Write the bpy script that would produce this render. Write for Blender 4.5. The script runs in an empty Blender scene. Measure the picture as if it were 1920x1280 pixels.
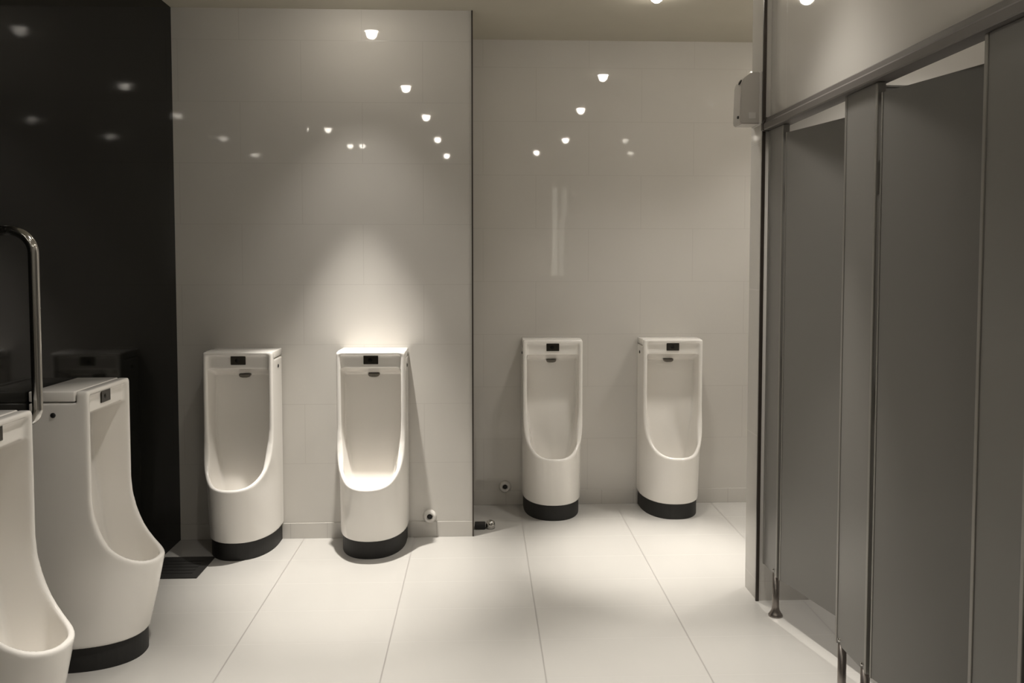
import bpy, bmesh, math
import numpy as np
from mathutils import Vector, Matrix

scene = bpy.context.scene
COL = scene.collection
PI = math.pi

# ------------------------------------------------------------------ materials
def new_mat(name):
    m = bpy.data.materials.new(name)
    m.use_nodes = True
    nt = m.node_tree
    nt.nodes.clear()
    out = nt.nodes.new('ShaderNodeOutputMaterial')
    b = nt.nodes.new('ShaderNodeBsdfPrincipled')
    nt.links.new(b.outputs[0], out.inputs[0])
    return m, nt, b

def M(nt, op, a, b=None, c=None):
    n = nt.nodes.new('ShaderNodeMath')
    n.operation = op
    for i, v in enumerate((a, b, c)):
        if v is None:
            continue
        if isinstance(v, (int, float)):
            n.inputs[i].default_value = v
        else:
            nt.links.new(v, n.inputs[i])
    return n.outputs[0]

def coords(nt):
    tc = nt.nodes.new('ShaderNodeTexCoord')
    s = nt.nodes.new('ShaderNodeSeparateXYZ')
    nt.links.new(tc.outputs['Object'], s.inputs[0])
    return tc.outputs['Object'], s.outputs

def line_mask(nt, c, period, offset, width):
    t = M(nt, 'DIVIDE', M(nt, 'SUBTRACT', c, offset), period)
    fr = M(nt, 'FRACT', M(nt, 'ADD', t, 1000.5))
    return M(nt, 'LESS_THAN', M(nt, 'ABSOLUTE', M(nt, 'SUBTRACT', fr, 0.5)), width / (2 * period))

def mix_col(nt, fac, a, b):
    n = nt.nodes.new('ShaderNodeMix')
    n.data_type = 'RGBA'
    nt.links.new(fac, n.inputs[0])
    for i, v in ((6, a), (7, b)):
        if isinstance(v, tuple):
            n.inputs[i].default_value = (*v, 1)
        else:
            nt.links.new(v, n.inputs[i])
    return n.outputs[2]

def noise(nt, vec, scale, detail=3.0):
    n = nt.nodes.new('ShaderNodeTexNoise')
    n.inputs['Scale'].default_value = scale
    n.inputs['Detail'].default_value = detail
    nt.links.new(vec, n.inputs['Vector'])
    return n.outputs['Fac']

def plain(name, col, rough=0.5, metal=0.0, var=0.04, vscale=6.0, coat=0.0, ior=1.5):
    m, nt, b = new_mat(name)
    vec, s = coords(nt)
    f = noise(nt, vec, vscale)
    lo = tuple(c * (1 - var) for c in col)
    hi = tuple(min(1, c * (1 + var)) for c in col)
    nt.links.new(mix_col(nt, f, lo, hi), b.inputs['Base Color'])
    b.inputs['Roughness'].default_value = rough
    b.inputs['Metallic'].default_value = metal
    b.inputs['Coat Weight'].default_value = coat
    b.inputs['Coat Roughness'].default_value = 0.05
    b.inputs['IOR'].default_value = ior
    return m

def tiled(name, col, grout, rough, u, up, uo, uw, v, vp, vo, vw, stagger=False, var=0.03, soft=0.0):
    m, nt, b = new_mat(name)
    vec, s = coords(nt)
    cu, cv = s[u], s[v]
    if stagger:
        row = M(nt, 'FLOOR', M(nt, 'DIVIDE', M(nt, 'SUBTRACT', cv, vo), vp))
        par = M(nt, 'MODULO', M(nt, 'ADD', row, 100.0), 2.0)
        cu = M(nt, 'ADD', cu, M(nt, 'MULTIPLY', par, up * 0.5))
    lu = line_mask(nt, cu, up, uo, uw)
    lv = line_mask(nt, cv, vp, vo, vw)
    f = noise(nt, vec, 3.0)
    lo = tuple(c * (1 - var) for c in col)
    hi = tuple(min(1, c * (1 + var)) for c in col)
    base = mix_col(nt, f, lo, hi)
    gv = tuple(g + (c - g) * soft for g, c in zip(grout, col))
    c1 = mix_col(nt, lv, base, gv)
    c2 = mix_col(nt, lu, c1, grout)
    nt.links.new(c2, b.inputs['Base Color'])
    mx = M(nt, 'MAXIMUM', lu, lv)
    nt.links.new(M(nt, 'ADD', M(nt, 'MULTIPLY', mx, 0.3), rough), b.inputs['Roughness'])
    return m

MAT = {}
WALLC = (0.58, 0.56, 0.525)
MAT['wall_x'] = tiled('glazed_wall_tile_back', WALLC, (0.485, 0.465, 0.433), 0.028, 0, 0.65, -1.29, 0.0035, 2, 0.3265, 0.088, 0.0035, True)
MAT['wall_y'] = tiled('glazed_wall_tile_side', WALLC, (0.485, 0.465, 0.433), 0.028, 1, 1.30, 0.1, 0.0025, 2, 0.653, 0.088, 0.0025, True)
MAT['skirt'] = tiled('glazed_skirting_tile', WALLC, (0.46, 0.44, 0.41), 0.08, 0, 0.20, -0.85, 0.004, 2, 5.0, -1.0, 0.001)
MAT['floor'] = tiled('polished_floor_tile', (0.46, 0.447, 0.422), (0.31, 0.298, 0.28), 0.24, 0, 0.604, -0.975, 0.006, 1, 0.303, 3.80, 0.003, False, 0.025, 0.55)
MAT['black'] = plain('black_wall_glass', (0.0068, 0.0068, 0.006), 0.06, 0, 0.05, 2.0, 0.0, 1.2)
MAT['ceiling'] = plain('ceiling_paint', (0.48, 0.45, 0.375), 0.8)
MAT['ceramic'] = plain('white_vitreous_china', (0.88, 0.855, 0.815), 0.12, 0, 0.01, 3, 0.3)
MAT['plinth'] = plain('dark_rubber_plinth', (0.012, 0.0115, 0.0105), 0.6)
MAT['sensor'] = plain('smoked_sensor_window', (0.022, 0.019, 0.014), 0.18)
MAT['lens'] = plain('sensor_lens_black', (0.004, 0.004, 0.003), 0.1)
MAT['spreader'] = plain('grey_spreader_plastic', (0.16, 0.145, 0.125), 0.35)
MAT['darkhole'] = plain('dark_cap_plastic', (0.012, 0.011, 0.011), 0.5)
MAT['chrome'] = plain('polished_steel', (0.55, 0.54, 0.52), 0.14, 1.0, 0.02)
MAT['brushed'] = plain('brushed_foot_steel', (0.33, 0.30, 0.28), 0.32, 1.0, 0.05, 20)
MAT['alu'] = plain('satin_aluminium_edge', (0.30, 0.29, 0.27), 0.38, 0.6, 0.03)
MAT['laminate'] = plain('grey_laminate_panel', (0.19, 0.183, 0.172), 0.34, 0, 0.03, 2.0)
MAT['rail'] = plain('grey_headrail_metal', (0.15, 0.138, 0.13), 0.4, 0.25, 0.03)
MAT['trimdark'] = plain('dark_bronze_trim', (0.055, 0.045, 0.038), 0.35, 0.3)
MAT['whiteplastic'] = plain('white_plastic', (0.62, 0.60, 0.57), 0.3)
MAT['greyplastic'] = plain('warm_grey_plastic', (0.50, 0.475, 0.44), 0.35)
MAT['drainplate'] = plain('dark_steel_plate', (0.045, 0.044, 0.042), 0.28, 0.4)
MAT['stallwall'] = tiled('stall_wall_tile', (0.52, 0.50, 0.47), (0.44, 0.42, 0.39), 0.15, 1, 0.65, 0, 0.003, 2, 0.3265, 0.088, 0.003)

def lamp_mat(name, strength):
    m, nt, b = new_mat(name)
    b.inputs['Base Color'].default_value = (0.9, 0.9, 0.88, 1)
    b.inputs['Emission Color'].default_value = (1.0, 0.93, 0.82, 1)
    b.inputs['Emission Strength'].default_value = strength
    return m
MAT['lamp'] = lamp_mat('lit_lamp_lens', 75.0)
MAT['lampdim'] = lamp_mat('lit_lamp_lens_dim', 25.0)

# ------------------------------------------------------------------ helpers
def obj(name, bm, mat, parent=None, smooth=False, loc=None):
    me = bpy.data.meshes.new(name)
    bmesh.ops.recalc_face_normals(bm, faces=bm.faces[:])
    bm.to_mesh(me)
    bm.free()
    if smooth:
        me.polygons.foreach_set('use_smooth', [True] * len(me.polygons))
    me.materials.append(mat)
    o = bpy.data.objects.new(name, me)
    COL.objects.link(o)
    if parent:
        o.parent = parent
    if loc:
        o.location = loc
    return o

def sharp_smooth(o, ang=35):
    bm = bmesh.new()
    bm.from_mesh(o.data)
    for f in bm.faces:
        f.smooth = True
    for e in bm.edges:
        if len(e.link_faces) == 2 and e.calc_face_angle(0) > math.radians(ang):
            e.smooth = False
    bm.to_mesh(o.data)
    bm.free()
    return o

def thing(name, label, cat, loc=(0, 0, 0), rz=0.0, group=None):
    o = bpy.data.objects.new(name, None)
    o.empty_display_size = 0.1
    COL.objects.link(o)
    o.location = loc
    o.rotation_euler = (0, 0, rz)
    o['label'] = label
    o['category'] = cat
    if group:
        o['group'] = group
    return o

def tag(o, label, cat, group=None):
    o['label'] = label
    o['category'] = cat
    if group:
        o['group'] = group
    return o

def struct(name, bm, mat):
    o = obj(name, bm, mat)
    o['kind'] = 'structure'
    return o

def add_box(bm, x0, x1, y0, y1, z0, z1, bevel=0.0, seg=2):
    r = bmesh.ops.create_cube(bm, size=1.0)
    vs = r['verts']
    for v in vs:
        v.co = Vector(((x0 + x1) / 2 + v.co.x * (x1 - x0), (y0 + y1) / 2 + v.co.y * (y1 - y0), (z0 + z1) / 2 + v.co.z * (z1 - z0)))
    if bevel > 0:
        es = list({e for v in vs for e in v.link_edges})
        bmesh.ops.bevel(bm, geom=es, offset=bevel, segments=seg, affect='EDGES', profile=0.5)
    return bm

def box(*a, **k):
    return add_box(bmesh.new(), *a, **k)

def add_lathe(bm, prof, n=32, mat=None):
    """prof: list of (r, h), revolved round local Z; mat maps into place."""
    rings = []
    for r, h in prof:
        if r < 1e-6:
            rings.append([bm.verts.new((0, 0, h))])
        else:
            rings.append([bm.verts.new((r * math.cos(2 * PI * i / n), r * math.sin(2 * PI * i / n), h)) for i in range(n)])
    for a, b in zip(rings, rings[1:]):
        for i in range(n):
            j = (i + 1) % n
            if len(a) == 1 and len(b) > 1:
                bm.faces.new((a[0], b[i], b[j]))
            elif len(b) == 1 and len(a) > 1:
                bm.faces.new((a[i], a[j], b[0]))
            elif len(a) > 1:
                bm.faces.new((a[i], a[j], b[j], b[i]))
    if mat is not None:
        for ring in rings:
            for v in ring:
                v.co = mat @ v.co
    return bm

def lathe(prof, n=32, mat=None):
    return add_lathe(bmesh.new(), prof, n, mat)

def add_tube(bm, pts, r, n=20):
    pts = [Vector(p) for p in pts]
    rings = []
    up = None
    for i, p in enumerate(pts):
        t = (pts[min(i + 1, len(pts) - 1)] - pts[max(i - 1, 0)]).normalized()
        if up is None:
            ref = Vector((0, 1, 0)) if abs(t.y) < 0.9 else Vector((1, 0, 0))
            up = (ref - t * ref.dot(t)).normalized()
        else:
            up = (up - t * up.dot(t)).normalized()
        s = t.cross(up)
        rings.append([bm.verts.new(p + r * (math.cos(2 * PI * k / n) * up + math.sin(2 * PI * k / n) * s)) for k in range(n)])
    for a, b in zip(rings, rings[1:]):
        for k in range(n):
            bm.faces.new((a[k], a[(k + 1) % n], b[(k + 1) % n], b[k]))
    bm.faces.new(rings[0][::-1])
    bm.faces.new(rings[-1])
    return bm

def add_prism(bm, poly, axis, a, b):
    """extrude a 2-D polygon along axis (0=x,1=y,2=z) between a and b."""
    def mk(p, q):
        c = list(p)
        c.insert(axis, q)
        return bm.verts.new(c)
    lo = [mk(p, a) for p in poly]
    hi = [mk(p, b) for p in poly]
    n = len(poly)
    bm.faces.new(lo)
    bm.faces.new(hi[::-1])
    for i in range(n):
        bm.faces.new((lo[i], lo[(i + 1) % n], hi[(i + 1) % n], hi[i]))
    return bm

def dup(root, loc, rz, label):
    r = root.copy()
    COL.objects.link(r)
    r.location = loc
    r.rotation_euler = (0, 0, rz)
    r['label'] = label
    for ch in list(root.children):
        c = ch.copy()
        COL.objects.link(c)
        c.parent = r
        for g in list(ch.children):
            d = g.copy()
            COL.objects.link(d)
            d.parent = c
    return r

# ------------------------------------------------------------------ dimensions
H = 2.865            # ceiling
XL = -1.645          # black wall
YB = 4.43            # back wall, left bay
YA = 5.0             # back wall of the alcove
XC = -0.052          # corner between bay and alcove
XF = 1.25            # stall front
PY0, PY1 = 3.53, 3.69   # pier between stalls and alcove

# ------------------------------------------------------------------ setting
struct('floor', box(-2.9, 2.75, -3.3, 5.2, -0.1, 0.0), MAT['floor'])
struct('ceiling', box(-2.9, 2.75, -3.3, 5.2, H, H + 0.1), MAT['ceiling'])
struct('wall_left', box(XL - 0.15, XL, 1.05, YB, 0, H), MAT['black'])
struct('wall_back_left', box(XL - 0.15, XC, YB, 5.2, 0, H), MAT['wall_x'])
struct('wall_back_right', box(XC, 2.75, YA, 5.2, 0, H), MAT['wall_x'])
struct('wall_right_alcove', box(2.1, 2.25, PY1, YA, 0, H), MAT['wall_y'])
struct('wall_right_pier', box(1.232, 2.65, PY0, PY1, 0, H), MAT['wall_y'])
struct('wall_right_upper', box(1.262, 1.36, -3.15, PY0 - 0.002, 2.147, H), MAT['wall_y'])
struct('wall_right_near', box(1.24, 1.36, -3.15, 1.0, 0, 2.147), MAT['wall_y'])
struct('wall_right_stalls', box(2.6, 2.7, 0.9, PY0, 0, H), MAT['stallwall'])
struct('wall_front', box(-2.9, 2.75, -3.3, -3.15, 0, H), MAT['wall_x'])
struct('wall_left_near', box(-2.9, -2.75, -3.15, 1.05, 0, H), MAT['wall_y'])
struct('wall_left_return', box(-2.9, XL - 0.15, 1.05, 1.2, 0, H), MAT['wall_x'])
struct('wall_stall_end', box(1.36, 2.6, 0.85, 1.0, 0, H), MAT['stallwall'])
struct('baseboard_back_left', box(XL, XC, YB - 0.004, YB, 0, 0.086, bevel=0.0015), MAT['skirt'])
struct('baseboard_back_right', box(XC, 2.1, YA - 0.004, YA, 0, 0.09, bevel=0.0015), MAT['skirt'])
struct('trim_1', box(XC - 0.001, XC + 0.007, YB - 0.006, YB + 0.012, 0, H), MAT['trimdark'])
struct('trim_2', box(1.226, 1.240, PY0 - 0.006, PY0 + 0.004, 0, H), MAT['trimdark'])

# ------------------------------------------------------------------ urinal body by surface nets
def surface_nets(D, org, h):
    ins = D < 0
    nx, ny, nz = D.shape
    cs = [(i, j, k) for i in (0, 1) for j in (0, 1) for k in (0, 1)]
    sl = lambda c: tuple(slice(c[a], D.shape[a] - 1 + c[a]) for a in range(3))
    cnt = sum(ins[sl(c)].astype(np.int8) for c in cs)
    act = (cnt > 0) & (cnt < 8)
    idx = -np.ones(act.shape, np.int64)
    idx[act] = np.arange(act.sum())
    acc = np.zeros((act.sum(), 3))
    num = np.zeros(act.sum())
    for c in cs:
        for a in range(3):
            if c[a] == 0:
                e = list(c); e[a] = 1; e = tuple(e)
                d0 = D[sl(c)][act]; d1 = D[sl(e)][act]
                cr = (d0 < 0) != (d1 < 0)
                t = np.where(cr, d0 / np.where(cr, d0 - d1, 1), 0)
                p = np.tile(np.array(c, float), (len(t), 1))
                p[:, a] += t
                acc[cr] += p[cr]
                num[cr] += 1
    base = np.argwhere(act).astype(float)
    V = (base + acc / num[:, None]) * h + np.array(org)
    F = []
    for a in range(3):
        b, c = (a + 1) % 3, (a + 2) % 3
        s0 = [slice(1, n - 1) for n in D.shape]; s1 = list(s0)
        s0[a] = slice(0, D.shape[a] - 1); s1[a] = slice(1, D.shape[a])
        i0 = ins[tuple(s0)]; i1 = ins[tuple(s1)]
        cr = np.argwhere(i0 != i1)
        flip = i0[i0 != i1]
        off = np.array([1, 1, 1]); off[a] = 0
        q = cr + off
        def cell(db, dc):
            r = q.copy(); r[:, b] -= db; r[:, c] -= dc
            return idx[r[:, 0], r[:, 1], r[:, 2]]
        quad = np.stack([cell(1, 1), cell(0, 1), cell(0, 0), cell(1, 0)], 1)
        quad[~flip] = quad[~flip][:, ::-1]
        F.append(quad)
    return V, np.concatenate(F)

A = 0.178            # half width of the urinal
def sstep(t):
    t = np.clip(t, 0, 1)
    return t * t * (3 - 2 * t)

def section(z):
    """depth, start of the rounded front and superellipse power at height z"""
    lowt = np.clip((0.385 - z) / 0.285, 0, 1)
    d = 0.402 - 0.064 * lowt ** 1.1
    k = sstep((0.72 - z) / 0.36)
    y1 = 0.15 * (1 - k) + 0.06 * k
    n = 4.5 * (1 - k) + 2.25 * k
    return d, y1, n

CUT_Z = [0.20, 0.36, 0.376, 0.388, 0.405, 0.43, 0.458, 0.49, 0.525, 0.58, 0.64, 1.2]
CUT_Y = [1.30, 0.47, 0.402, 0.360, 0.327, 0.295, 0.270, 0.251, 0.236, 0.221, 0.215, 0.215]

def urinal_mesh():
    h = 0.005
    xs = np.arange(-0.2, 0.2001, h); ys = np.arange(-0.02, 0.4401, h); zs = np.arange(0.065, 1.0801, h)
    X, Y, Z = np.meshgrid(xs, ys, zs, indexing='ij')
    def norm(Fn):
        g = np.gradient(Fn, h)
        return Fn / np.maximum(np.sqrt(g[0] ** 2 + g[1] ** 2 + g[2] ** 2), 0.3)
    smax = lambda a, b, k: np.maximum(a, b) + np.maximum(k - np.abs(a - b), 0) ** 2 / (4 * k)
    smin = lambda a, b, k: -smax(-a, -b, k)
    d, y1, n = section(Z)
    q = np.maximum((Y - y1) / (d - y1), 0)
    g = ((np.abs(X) / A) ** n + q ** n) ** (1 / n)
    horiz = np.clip(norm(g - 1), -0.2, 0.2)
    zz = np.arange(0.05, 1.2, 0.002)
    cy = np.interp(zz, CUT_Z, CUT_Y)
    for _ in range(12):
        cy[1:-1] = (cy[:-2] + cy[1:-1] * 2 + cy[2:]) / 4
    cut = norm(Y - np.interp(Z, zz, cy))
    outer = smax(horiz, Z - 1.052, 0.012)
    outer = smax(outer, 0.090 - Z, 0.008)
    outer = smax(outer, -(Y - 0.002), 0.004)
    # the notch for the lid at the back of the top
    notch = np.maximum(1.010 - Z, Y - 0.172)
    outer = smax(outer, -notch, 0.006)
    # the side profile cuts the upper front away; its edge is the rim
    outer = smax(outer, cut, 0.010)
    # bowl: the shell moved inwards, with a back that leans forward towards the drain
    q0 = 0.72 - Z
    yb = 0.062 + 0.24 * 0.5 * (q0 + np.sqrt(q0 ** 2 + 0.07 ** 2))
    hood = np.clip((Z - 0.915) / (0.965 - 0.915), 0, 1)
    yb = np.where(Z > 0.915, 0.062 + (0.195 - 0.062) * hood ** 1.25, yb)
    back = norm(yb - Y)
    q1 = 0.64 - Z
    sl = 0.5 * (q1 + np.sqrt(q1 ** 2 + 0.05 ** 2))
    wi = 0.159 - 0.28 * sl * (1 - np.clip(Y / 0.38, 0, 1)) ** 0.8
    funnel = norm(np.abs(X) - wi)
    inner = smax(horiz + 0.021, funnel, 0.008)
    inner = smax(inner, Z - 1.034, 0.014)
    inner = smax(inner, 0.24 - Z, 0.03)
    cav = smax(inner, back, 0.016)
    body = smax(outer, -cav, 0.010)
    V, F = surface_nets(body, (xs[0], ys[0], zs[0]), h)
    # a couple of gentle smoothing passes
    for _ in range(2):
        S = np.zeros_like(V); C = np.zeros(len(V))
        for a, b in ((0, 1), (1, 2), (2, 3), (3, 0)):
            np.add.at(S, F[:, a], V[F[:, b]]); np.add.at(S, F[:, b], V[F[:, a]])
            np.add.at(C, F[:, a], 1); np.add.at(C, F[:, b], 1)
        V = V + 0.4 * (S / C[:, None] - V)
    me = bpy.data.meshes.new('bowl_body')
    me.from_pydata(V.tolist(), [], F.tolist())
    me.polygons.foreach_set('use_smooth', [True] * len(me.polygons))
    me.materials.append(MAT['ceramic'])
    me.update()
    return me

def d_outline(z, inset, n=40):
    d, y1, p = [float(v) for v in section(np.array(z))]
    a = A - inset; d -= inset
    pts = [(-a, 0.002)]
    for i in range(n + 1):
        t = PI * i / n
        c, s = math.cos(t), math.sin(t)
        pts.append((-a * math.copysign(abs(c) ** (2 / p), c), y1 + (d - y1) * abs(s) ** (2 / p)))
    pts.append((a, 0.002))
    return pts

def make_urinal(label):
    t = thing('urinal', label, 'urinal', (0, 0, 0), 0, 'white floor standing urinals')
    b = bpy.data.objects.new('bowl_body', urinal_mesh())
    COL.objects.link(b); b.parent = t
    bm = bmesh.new()
    add_prism(bm, d_outline(0.105, 0.010), 2, 0.0, 0.092)
    o = obj('plinth', bm, MAT['plinth'], t); o['label'] = 'black plinth under the bowl'
    o = obj('lid', box(-A, A, 0.003, 0.169, 1.0135, 1.052, bevel=0.006, seg=3), MAT['ceramic'], t)
    sharp_smooth(o, 50)
    s = obj('sensor_window', box(-0.0385, 0.0385, 0.193, 0.200, 0.984, 1.031, bevel=0.003), MAT['sensor'], t)
    s['label'] = 'dark smoked sensor window'
    l = obj('lens', lathe([(0, 0.003), (0.009, 0.0025), (0.011, 0.0)], 24, Matrix.Translation((0.004, 0.1995, 1.007)) @ Matrix.Rotation(-PI / 2, 4, 'X')), MAT['lens'], s)
    # water outlet under the hood
    bm = bmesh.new()
    prof = [(-0.030, 0.0), (-0.024, -0.007), (-0.012, -0.010), (0.012, -0.010), (0.024, -0.007), (0.030, 0.0), (0.030, 0.008), (-0.030, 0.008)]
    add_prism(bm, [(x, z + 0.912) for x, z in prof], 1, 0.058, 0.086)
    o = obj('water_outlet', bm, MAT['spreader'], t); o['label'] = 'small grey water outlet under the hood'
    for sx in (-1, 1):
        bm = lathe([(0, 0.004), (0.006, 0.004), (0.0095, 0.002), (0.0095, -0.003)], 20, Matrix.Translation((sx * A, 0.09, 0.965)) @ Matrix.Rotation(sx * PI / 2, 4, 'Y'))
        o = obj('side_bolt', bm, MAT['darkhole'], t, True); o['label'] = 'dark bolt cap on the side'
    return t

u0 = make_urinal('white urinal standing between the black wall and the spotlit urinal')
u0.location = (-1.262, YB, 0); u0.rotation_euler = (0, 0, PI)
dup(u0, (-0.578, YB, 0), PI, 'white urinal glowing directly under a spotlight, next to the wall corner')
dup(u0, (0.424, YA, 0), PI, 'white urinal in the alcove nearer the wall corner')
dup(u0, (1.146, YA, 0), PI, 'white urinal in the alcove nearer the toilet stalls')
dup(u0, (XL, 3.157, 0), -PI / 2, 'white urinal on the black wall seen whole, grab rail on its near side')
dup(u0, (XL, 2.445, 0), -PI / 2, 'nearest white urinal on the black wall, cut off by the photo edge')

# ------------------------------------------------------------------ grab bar on the black wall
gy, gx = 2.735, XL + 0.168
t = thing('grab_rail', 'polished steel upright grab rail on the black wall between two urinals', 'grab rail', (XL, gy, 0.99))
z0, z1, R = 0.0, 0.635, 0.075
pts = [(0.004, 0, z1)]
pts.append((0.168 - R, 0, z1))
for i in range(1, 13):
    a = PI / 2 * i / 12
    pts.append((0.168 - R + R * math.sin(a), 0, z1 - R + R * math.cos(a)))
R2 = 0.045
pts.append((0.168, 0, 0.3))
for i in range(0, 11):
    a = PI / 2 * i / 10
    pts.append((0.168 - R2 + R2 * math.cos(a), 0, z0 + R2 - R2 * math.sin(a)))
pts.append((0.004, 0, z0))
obj('bar', add_tube(bmesh.new(), pts, 0.0165), MAT['chrome'], t, True)
for z in (z0, z1):
    obj('flange', lathe([(0, 0), (0.038, 0), (0.038, 0.006), (0.034, 0.010), (0.018, 0.010)], 32, Matrix.Translation((0.0, 0, z)) @ Matrix.Rotation(PI / 2, 4, 'Y')), MAT['chrome'], t)

# ------------------------------------------------------------------ pipe stubs, floor fitting, floor plate
def pipe_cap(x, y, z, label):
    t = thing('pipe_cap', label, 'pipe cap', (x, y, z), 0, 'wall pipe caps')
    rot = Matrix.Rotation(PI / 2, 4, 'X')
    o = obj('ring', lathe([(0.036, 0.0), (0.037, 0.010), (0.033, 0.022), (0.026, 0.030), (0.019, 0.028), (0.015, 0.018), (0.014, 0.004)], 36, rot), MAT['whiteplastic'], t, True)
    o = obj('plug', lathe([(0.0155, 0.003), (0.0155, 0.010), (0.006, 0.013), (0, 0.013)], 24, rot), MAT['darkhole'], t)
    o['label'] = 'dark plug in the middle'
pipe_cap(-0.288, YB, 0.116, 'small white round pipe cap low on the wall beside the spotlit urinal')
pipe_cap(0.144, YA, 0.116, 'small round pipe cap low on the alcove wall, in shadow')

t = thing('floor_fitting', 'small black and silver fitting on the floor by the alcove corner', 'fitting', (0.02, 4.56, 0))
obj('body', box(-0.062, 0.0, -0.028, 0.028, 0.0, 0.032, bevel=0.006), MAT['darkhole'], t)
o = obj('cap', lathe([(0, 0.0), (0.026, 0.0), (0.027, 0.02), (0.023, 0.038), (0.010, 0.046), (0, 0.047)], 28, Matrix.Translation((0.028, 0, 0.0))), MAT['chrome'], t, True)
o['label'] = 'shiny silver cap'

t = thing('floor_plate', 'dark square access plate set in the floor tiles in the corner by the black wall', 'floor plate', (-1.50, 4.02, 0))
obj('plate', box(-0.125, 0.13, -0.14, 0.14, 0.0, 0.005, bevel=0.002), MAT['drainplate'], t)
bm = bmesh.new()
for i in range(5):
    add_box(bm, -0.09, 0.09, -0.085 + i * 0.04, -0.073 + i * 0.04, 0.005, 0.007)
obj('grate_bars', bm, MAT['drainplate'], t)

# ------------------------------------------------------------------ dispenser on the pier
t = thing('air_freshener', 'off-white air freshener box high on the end of the wall by the stalls', 'air freshener', (1.2315, 3.60, 2.125))
poly = [(0, 0), (-0.092, 0), (-0.098, 0.012), (-0.094, 0.17), (-0.082, 0.198), (-0.046, 0.225), (0, 0.225)]
bm = bmesh.new(); add_prism(bm, poly, 1, -0.05, 0.05)
es = [e for e in bm.edges]
bmesh.ops.bevel(bm, geom=es, offset=0.004, segments=2, affect='EDGES')
sharp_smooth(obj('case', bm, MAT['greyplastic'], t), 40)
o = obj('nozzle', lathe([(0.012, 0.0), (0.012, 0.004), (0.009, 0.005), (0, 0.005)], 24, Matrix.Translation((-0.088, -0.02, 0.185)) @ Matrix.Rotation(math.radians(-65), 4, 'Y')), MAT['lens'], t)
o['label'] = 'black nozzle hole'
o = obj('back_plate', box(-0.012, -0.0002, -0.055, 0.055, -0.004, 0.229, bevel=0.003), MAT['whiteplastic'], t)
o = obj('window', box(-0.060, -0.028, -0.0525, -0.049, 0.022, 0.050, bevel=0.001), MAT['whiteplastic'], t)  # pale chip standing in for a highlight on the case
o['label'] = 'small pale chip near the bottom imitating a highlight'
o = obj('latch', lathe([(0, 0.008), (0.006, 0.008), (0.007, 0)], 16, Matrix.Translation((-0.095, -0.03, 0.03)) @ Matrix.Rotation(-PI / 2, 4, 'Y')), MAT['darkhole'], t)

# ------------------------------------------------------------------ toilet stall fronts
PB, PT = 0.182, 2.088
TH = 0.022
def foot(parent, y, base_y):
    f = obj('foot', lathe([(0, 0.0), (0.030, 0.0), (0.030, 0.006), (0.024, 0.014), (0.0165, 0.028), (0.0145, 0.045), (0.0145, PB + 0.004), (0, PB + 0.004)], 28, Matrix.Translation((TH / 2, y, 0))), MAT['brushed'], parent, True)
    f['label'] = 'round steel foot with a flared base'
    bm = lathe([(0, 0.006), (0.005, 0.005), (0.007, 0.0)], 16, Matrix.Translation((0.0, y, PB + 0.018)) @ Matrix.Rotation(-PI / 2, 4, 'Y'))
    s = obj('screw', bm, MAT['chrome'], f, True)

def pilaster(y0, y1, feet, label, jamb_near=True):
    t = thing('stall_pilaster', label, 'stall pilaster', (XF, (y0 + y1) / 2, 0), 0, 'grey stall pilasters')
    w = (y1 - y0) / 2
    obj('panel', box(0, TH, -w + 0.012, w - 0.012, PB, PT), MAT['laminate'], t)
    for s in (-1, 1):
        a, b = (w - 0.014, w) if s > 0 else (-w, -w + 0.014)
        o = obj('edge_strip', box(-0.003, TH + 0.003, a, b, PB - 0.002, PT + 0.0, bevel=0.002), MAT['alu'], t)
        o['label'] = 'pale aluminium edge strip'
    for y in feet:
        foot(t, y, 0)
    return t
pilaster(3.335, 3.505, (-0.045,), 'narrow grey stall pilaster at the far end, beside the white wall')
pilaster(2.535, 2.765, (0.085, -0.085), 'wide grey stall pilaster between the two open stall doors')
pilaster(1.79, 1.992, (0.07, -0.07), 'grey stall pilaster at the right edge of the photo')
pilaster(1.0, 1.24, (0.085, -0.085), 'grey stall pilaster nearest the camera, outside the photo on the right')

def stall_door(yh, width, ang, label):
    t = thing('stall_door', label, 'stall door', (XF + 0.004, yh, 0), 0, 'grey stall doors')
    t.rotation_euler = (0, 0, math.radians(ang))
    obj('panel', box(0, 0.018, -width + 0.008, -0.008, PB - 0.002, 2.052), MAT['laminate'], t)
    for a, b in ((-0.009, -0.001), (-width, -width + 0.009)):
        o = obj('edge_strip', box(-0.002, 0.020, a, b, PB - 0.004, 2.053, bevel=0.0015), MAT['alu'], t)
        o['label'] = 'pale aluminium edge strip'
    for z in (0.42, 1.12, 1.82):
        o = obj('hinge', lathe([(0, -0.045), (0.006, -0.045), (0.006, 0.045), (0, 0.045)], 14, Matrix.Translation((0.022, -0.004, z))), MAT['brushed'], t, True)
    bm = lathe([(0, 0.012), (0.016, 0.012), (0.019, 0.008), (0.019, 0.0)], 24, Matrix.Translation((0.0, -width + 0.05, 1.0)) @ Matrix.Rotation(-PI / 2, 4, 'Y'))
    obj('latch', bm, MAT['brushed'], t)
    return t
stall_door(3.322, 0.545, 13.5, 'far grey stall door standing slightly open, next to the white wall end')
stall_door(2.522, 0.535, 13.0, 'near grey stall door standing slightly open, between wide and nearest pilasters')
stall_door(1.778, 0.53, 0.0, 'closed grey stall door at the far right edge, mostly outside the photo')

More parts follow.
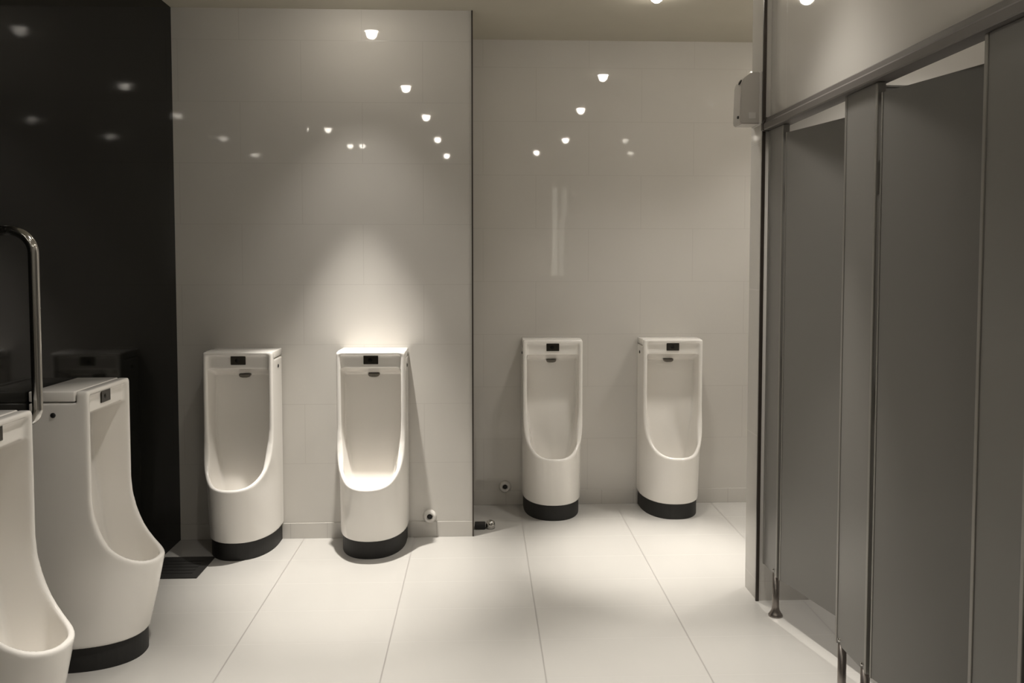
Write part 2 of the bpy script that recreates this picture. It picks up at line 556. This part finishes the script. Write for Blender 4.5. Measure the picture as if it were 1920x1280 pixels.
for y, lab in ((2.62, 'grey stall divider behind the wide pilaster'), (1.88, 'grey stall divider behind the pilaster at the right edge')):
    t = thing('stall_divider', lab, 'stall divider', (1.95, y, 0), 0, 'grey stall dividers')
    obj('panel', box(-0.672, 0.648, -0.01, 0.01, PB, PT), MAT['laminate'], t)
    o = obj('edge_strip', box(-0.672, 0.648, -0.012, 0.012, PT, PT + 0.006), MAT['alu'], t)
    for x in (0.55,):
        f = obj('foot', lathe([(0, 0.0), (0.030, 0.0), (0.030, 0.006), (0.0165, 0.028), (0.0145, 0.045), (0.0145, PB), (0, PB)], 24, Matrix.Translation((x, 0, 0))), MAT['brushed'], t, True)

t = thing('head_rail', 'grey metal head rail running above all the stall doors', 'head rail', (XF, 2.2, 2.09))
prof = [(-0.026, 0.004), (-0.022, 0.0), (0.040, 0.0), (0.044, 0.004), (0.044, 0.052), (0.040, 0.056), (-0.008, 0.056), (-0.016, 0.050), (-0.018, 0.034), (-0.026, 0.026)]
bm = bmesh.new(); add_prism(bm, prof, 1, -1.2, 1.305)
obj('rail', bm, MAT['rail'], t)
bm = bmesh.new(); add_prism(bm, [(-0.029, 0.002), (-0.024, -0.002), (0.044, -0.002), (0.044, 0.056), (-0.016, 0.056), (-0.029, 0.030)], 1, 1.305, 1.327)
o = obj('end_cap', bm, MAT['trimdark'], t); o['label'] = 'dark end cap'

# ------------------------------------------------------------------ downlights
def downlight(x, y, power, label, size=78, core=38, spill=0.22, blend=1.0, r=0.036, lens='lamp', col=(1.0, 0.945, 0.87)):
    t = thing('downlight', label, 'ceiling light', (x, y, H), 0, 'recessed ceiling downlights')
    o = obj('trim_ring', lathe([(r + 0.004, -0.001), (r + 0.004, -0.006), (r + 0.012, -0.009), (r + 0.022, -0.006), (r + 0.025, -0.0005)], 40), MAT['whiteplastic'], t, True)
    o = obj('lens', lathe([(0, -0.050), (r * 0.4, -0.047), (r * 0.72, -0.038), (r * 0.88, -0.024), (r * 0.88, -0.004), (r + 0.004, -0.002)], 32), MAT[lens], t)
    o['label'] = 'glowing lens'
    if power > 0:
        for nm, sz, k in (('beam', core, 1.0), ('beam_spill', size, spill)):
            ld = bpy.data.lights.new(nm, 'SPOT')
            ld.energy = power * k
            ld.color = col
            ld.spot_size = math.radians(sz)
            ld.spot_blend = blend
            ld.shadow_soft_size = 0.025 if (nm == 'beam' or x < 0) else 0.10
            lo = bpy.data.objects.new(nm, ld)
            COL.objects.link(lo)
            lo.parent = t
            lo.location = (0, 0, -0.08)
    return t
LIGHTS = [
    (-0.64, 4.03, 480, 42, 78, 0.07, 'recessed downlight just in front of the back wall, shining on the glowing urinal'),
    (-0.58, 2.52, 300, 48, 90, 0.25, 'recessed downlight of the left row, second from the back wall'),
    (-0.51, 1.25, 120, 36, 70, 0.10, 'recessed downlight of the left row, third from the back wall'),
    (-0.48, -0.16, 80, 36, 70, 0.10, 'recessed downlight of the left row above the camera'),
    (-0.44, -1.55, 60, 36, 70, 0.10, 'recessed downlight of the left row behind the camera'),
    (0.88, 4.10, 490, 33, 100, 0.09, 'recessed downlight at the alcove, its glow cut by the top of the photo'),
    (1.95, 4.25, 170, 44, 110, 0.34, 'added unseen downlight brightening the right of the alcove, hidden behind the end of the wall by the stalls'),  # unseen lamp added to brighten the right side of the alcove
    (0.88, 2.79, 290, 36, 95, 0.14, 'recessed downlight over the floor by the far stall door'),
    (0.93, 1.00, 120, 36, 90, 0.10, 'recessed downlight over the floor by the nearest stall door'),
    (0.68, -0.05, 80, 36, 70, 0.10, 'recessed downlight on the right behind the camera'),
]
for x, y, p, co, sz, sp, lab in LIGHTS:
    downlight(x, y, p, lab, size=sz, core=co, spill=sp)
downlight(-1.557, 0.48, 0, 'recessed downlight left of the camera beyond the black wall end', lens='lampdim')
downlight(-1.79, 0.48, 0, 'dim recessed downlight furthest left of the camera', lens='lampdim')
downlight(-1.38, -0.69, 0, 'recessed downlight left behind the camera', lens='lampdim')
downlight(-1.52, -0.69, 0, 'dim recessed downlight left behind the camera', lens='lampdim')
downlight(1.9, 3.02, 80, 'recessed downlight inside the far stall', 110, 100)
downlight(1.9, 2.2, 80, 'recessed downlight inside the near stall', 110, 100)

# unseen light strip added behind the camera to mirror a streak in the alcove tiles
def strip_mat():
    m, nt, b = new_mat('added_strip_glow')
    b.inputs['Base Color'].default_value = (0.8, 0.78, 0.72, 1)
    b.inputs['Emission Color'].default_value = (1.0, 0.95, 0.82, 1)
    b.inputs['Emission Strength'].default_value = 1.7
    return m
t = thing('added_strip_light', 'tall slim light strip added unseen behind the camera to mirror a streak above an alcove urinal', 'added light strip', (1.185, -3.15, 1.25))
obj('housing', box(-0.05, 0.05, 0.0, 0.03, 0.0, 1.45, bevel=0.004), MAT['alu'], t)
o = obj('diffuser', box(-0.042, 0.042, 0.028, 0.045, 0.02, 1.43, bevel=0.006), strip_mat(), t)
o['label'] = 'glowing face of the added strip'

# ------------------------------------------------------------------ world, camera, view
w = bpy.data.worlds.new('World')
scene.world = w
w.use_nodes = True
w.node_tree.nodes['Background'].inputs[0].default_value = (0.01, 0.01, 0.01, 1)
w.node_tree.nodes['Background'].inputs[1].default_value = 0.2

cd = bpy.data.cameras.new('camera')
cam = bpy.data.objects.new('camera', cd)
COL.objects.link(cam)
scene.camera = cam
cd.sensor_fit = 'HORIZONTAL'
cd.sensor_width = 36.0
cd.lens = 1520.0 / 1920.0 * 36.0
cd.shift_y = -(640.0 - 558.0) / 1920.0
cd.clip_start = 0.02
cam.location = (0, 0, 1.53)
cam.rotation_euler = (math.radians(90 - 2.70), 0, -math.radians(2.15))

scene.view_settings.view_transform = 'Standard'
scene.view_settings.look = 'None'
scene.view_settings.gamma = 1.0
scene.view_settings.use_curve_mapping = False
scene.view_settings.exposure = 0.0
scene.cycles.use_denoising = True
scene.cycles.sample_clamp_indirect = 8.0
scene.cycles.max_bounces = 8
scene.cycles.diffuse_bounces = 5
scene.cycles.glossy_bounces = 4
